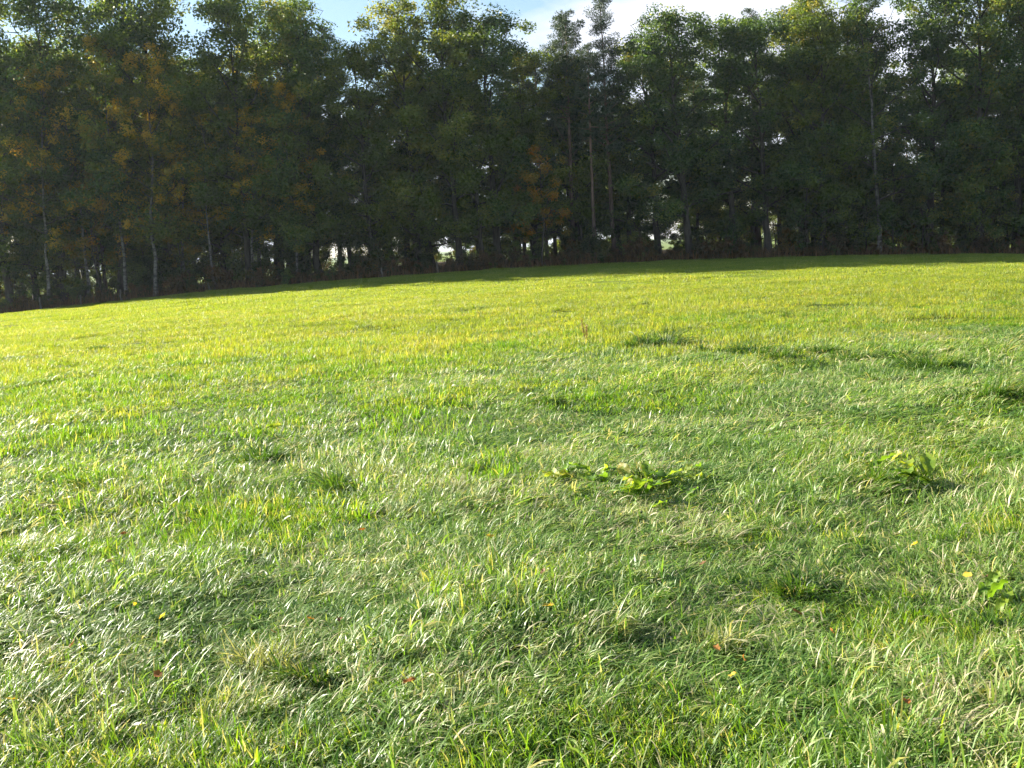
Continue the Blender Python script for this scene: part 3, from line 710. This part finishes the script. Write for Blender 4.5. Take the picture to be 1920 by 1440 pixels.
M['straw'] = leaf_mat('straw_coloured_grass', [(0, (.08, .15, .025)), (.4, (.19, .26, .07)), (.75, (.32, .33, .15)), (1, (.50, .47, .31))], trans=.3, rough=.5, spec=.35, rand=.1)
for i, (px, py, d, h, lb) in enumerate([
        (520, 1240, .34, .15, 'straw-coloured dry tuft in the left foreground'), (470, 1335, .36, .15, 'pale dry grass tuft near the bottom left'),
        (700, 900, .45, .22, 'upright pale straw tuft left of centre'), (815, 918, .5, .16, 'yellowed arching tuft right of the upright straw tuft'),
        (1120, 1190, .36, .14, 'dry straw tuft in the centre foreground'), (1350, 1215, .3, .13, 'straw-coloured tuft in the lower right grass'), (880, 915, .5, .13, 'flattened pale tuft in the middle of the meadow')]):
    x, y, z = on_ground(px, py)
    v, f, c = blades(int(260 + 300 * d), d, (h * .5, h * 1.5), .0062, (48, 22), (-20, 30), lean=.3, spread=1.0, K=5, dry=.2, rs=260 + i, tufts=10, tuft_r=d * .13, stand=.2)
    o = link('dry_grass_tuft', mesh_np('dry_grass_tuft', v, f, M['straw'], c, smooth=True), None, (x, y, z))
    tag(o, lb, 'grass tuft', 'dry tufts in the meadow')

def dock_leaf(L, W, r, arch):
    K, S = 9, 5
    t = np.linspace(0, 1, K); wv = r.normal(0, 1, 2)
    V = np.zeros((K, S, 3)); C = np.zeros((K, S, 4)); C[..., 3] = 1
    el = R(r.uniform(5, 42)) - arch * t ** 1.1; p = np.zeros(3)
    tint = r.normal(.5, .24)
    for k in range(K):
        w = W * (.10 if t[k] < .12 else math.sin(math.pi * min(1, (t[k] - .06) / .95)) ** .65) * .5 + .003
        for s in range(S):
            u = (s - 2) / 2
            V[k, s] = p + np.array([0, u * w, 0]) + np.array([-math.sin(el[k]), 0, math.cos(el[k])]) * (abs(u) * w * .38 + .012 * math.sin(t[k] * 17 + wv[0] + u * 2) * abs(u))
        C[k, :, 0] = np.clip(tint + np.abs(np.arange(S) - 2) * .04 - .05 + (t[k] > .85) * .1, 0, 1)
        p = p + np.array([math.cos(el[k]), 0, math.sin(el[k])]) * L / (K - 1)
    i = np.arange(K * S).reshape(K, S)
    f = np.stack([i[:-1, :-1], i[:-1, 1:], i[1:, 1:], i[1:, :-1]], -1).reshape(-1, 4)
    return mesh_np('dock_leaf', V.reshape(-1, 3), f, M['dock'], C.reshape(-1, 4), smooth=True)
for i, (px, py, n, L, lb) in enumerate([
        (1205, 925, 11, .26, 'large leafy dock plant with twisted bright leaves in the middle right'), (1120, 905, 7, .22, 'yellow-green dock plant just left of the large one'),
        (1060, 905, 5, .20, 'pale glossy dock plant, leftmost of the dock row'), (1285, 900, 5, .18, 'small dock plant just right of the large one'),
        (1245, 950, 4, .15, 'small bright dock rosette in front of the large plant'),
        (1700, 900, 7, .27, 'dock plant with one big glowing upright leaf at right'), (1640, 882, 5, .20, 'smaller dock plant left of the big glowing leaf'),
        (507, 806, 3, .16, 'tiny bright broad-leaved plant in the left meadow'), (1895, 1130, 4, .16, 'small broad-leaved plant at the right border')]):
    r = np.random.default_rng(300 + i)
    x, y, z = on_ground(px, py)
    e = empty('dock_plant', (x, y, z + .01), r.uniform(0, 6.28))
    tag(e, lb, 'dock plant', 'docks growing in the grass')
    for k in range(int(n * 1.7)):
        o = link('leaf', dock_leaf(L * r.uniform(.6, 1.15), L * r.uniform(.26, .42), r, R(r.uniform(10, 105))), e)
        o.rotation_euler = (r.normal(0, .35), r.normal(0, .25), k * 2.4 + r.normal(0, .4)); o.location = (r.normal(0, .14), r.normal(0, .07), .04)

def stalk(x, y, z, H, rs, label):
    r = np.random.default_rng(rs); e = empty('dry_dock_stalk', (x, y, z)); tag(e, label, 'dry plant')
    for q in range(2):
        mb = MB(); top = (r.normal(0, .04) + .05 * q, r.normal(0, .03), H * (1 - .25 * q))
        lp = wobble_line((.03 * q, 0, -.03), top, 8, .008, r)
        mb.tube(lp, np.linspace(.008, .004, 8), 5)
        for j in range(5):
            p0 = lp[3 + j % 5]; az = r.random() * 6.28
            mb.tube(wobble_line(p0, p0 + np.array([math.cos(az) * .06, math.sin(az) * .06, .10]), 4, .006, r), np.linspace(.005, .003, 4), 4)
        me = mb.mesh('stem', M['dry']); at = me.attributes.new('tint', 'FLOAT_COLOR', 'POINT')
        at.data.foreach_set('color', np.tile(np.array([.3, 0, 0, 1], np.float32), len(me.vertices)))
        link('stem', me, e)
        cen = np.array([lp[k] + r.normal(0, .012, 3) for k in (3, 4, 5, 6, 7)])
        link('seed_head', leaves_mesh('seed_head', cen, np.full(len(cen), .032), 28, .018, M['dry'], r, flat=1.4, asp=.7), e)
x, y, z = on_ground(1097, 642)
stalk(x, y, z, .42, 5, 'lone rusty brown dry seed stalk standing in the short grass')

def fallen_leaf(mat, L, rs):
    r = np.random.default_rng(rs); K = 12
    th = np.linspace(0, 2 * np.pi, K, endpoint=False)
    rr = L * .5 * (1 + .14 * np.sin(5 * th + r.random() * 6)) * np.where(np.abs(np.cos(th)) > .9, 1.15, 1)
    x = rr * np.cos(th); y = rr * np.sin(th) * .68
    z = .35 * y ** 2 / L * 4 + .18 * x ** 2 / L * 2 + r.normal(0, .004, K)
    V = np.concatenate([[[0, 0, 0]], np.stack([x, y, z], -1)])
    f = np.array([[0, 1 + k, 1 + (k + 1) % K] for k in range(K)])
    c = np.zeros((K + 1, 4)); c[:, 3] = 1; c[:, 0] = np.clip(r.normal(.5, .2) + r.normal(0, .1, K + 1), 0, 1)
    return mesh_np('fallen_leaf', V, f, mat, c, smooth=True)
FALLEN = [(770, 1312, 'o', 'reddish-orange fallen leaf in the lower centre-left grass'), (585, 1190, 'o', 'orange fallen leaf left of centre in the foreground'), (25, 1345, 'y', 'yellow fallen leaf in the lower left corner'),
          (258, 1162, 'y', 'bright yellow fallen leaf in the left foreground'), (308, 1184, 'y', 'flat yellow fallen leaf just right of the bright yellow one'), (208, 1076, 'b', 'brown curled fallen leaf in the left grass'),
          (235, 1022, 'o', 'small orange-brown fallen leaf at far left'), (680, 1016, 'o', 'dark orange fallen leaf below the grey-green tussock'), (640, 1192, 'b', 'brown fallen leaf right of the orange one'),
          (515, 1215, 'o', 'tan-orange fallen leaf among the dry stems'), (985, 1085, 'y', 'small yellow fallen leaf near the centre'), (1020, 1100, 'b', 'pale brown fallen leaf beside the small yellow one'),
          (1030, 1168, 'y', 'ochre fallen leaf below the centre'), (1395, 1268, 'o', 'orange fallen leaf in the lower right grass'), (1345, 1250, 'o', 'amber fallen leaf in the dark hollow at lower right'),
          (1375, 1300, 'y', 'lime-yellow fallen leaf near the bottom right'), (1815, 1108, 'y', 'golden fallen leaf at the right side'), (1850, 1113, 'b', 'pale tan fallen leaf at the right side'),
          (1715, 1047, 'y', 'small golden fallen leaf right of the tall tussock'), (1560, 1215, 'o', 'narrow orange fallen leaf in the right foreground'), (850, 845, 'y', 'tiny yellow fallen leaf behind the pale grass'),
          (1495, 1180, 'b', 'brown fallen leaf under the tall green tussock'), (140, 1240, 'b', 'russet fallen leaf at the lower left'), (300, 1300, 'o', 'rust-coloured fallen leaf near the lower left corner'),
          (1700, 1355, 'o', 'brown-orange fallen leaf at the lower right border'), (920, 1030, 'y', 'little yellow fallen leaf above the centre foreground'), (1320, 1085, 'b', 'dark red-brown fallen leaf right of centre')]
for i, (px, py, k, lb) in enumerate(FALLEN):
    x, y, z = on_ground(px, py)
    o = link('fallen_leaf', fallen_leaf(M[{'o': 'fallen_orange', 'y': 'fallen_yellow', 'b': 'fallen_brown'}[k]], rng.uniform(.035, .06), 400 + i), None, (x, y, z + .085))
    o.rotation_euler = (rng.normal(0, .4) + .25, rng.normal(0, .35), rng.uniform(0, 6.28))
    tag(o, lb, 'leaf', 'fallen leaves in the grass')

# ------------------------------------------------------------------ added haze: lens veil that lifts the dark wood, built as air
def haze(density):
    zs = [float(Z.min()) - 1.0, 36.0]
    x0, x1, y0, y1 = gx[0] - 5, gx[-1] + 5, gy[0] - 5, gy[-1] + 5
    v = np.array([(x, y, z) for z in zs for x, y in ((x0, y0), (x1, y0), (x1, y1), (x0, y1))])
    f = np.array([(0, 3, 2, 1), (4, 5, 6, 7), (0, 1, 5, 4), (1, 2, 6, 5), (2, 3, 7, 6), (3, 0, 4, 7)])
    m, n, l = new_mat('lens_veil_haze')
    out = n.new('ShaderNodeOutputMaterial'); pv = n.new('ShaderNodeVolumePrincipled')
    pv.inputs['Color'].default_value = (.80, .90, 1.0, 1); pv.inputs['Density'].default_value = density
    pv.inputs['Anisotropy'].default_value = 0.2
    l.new(pv.outputs[0], out.inputs['Volume'])
    tag(link('haze', mesh_np('haze', v, f, m)), 'added thin pale haze over the meadow, standing in for lens veil', 'haze', kind='stuff')
haze(0.00012)
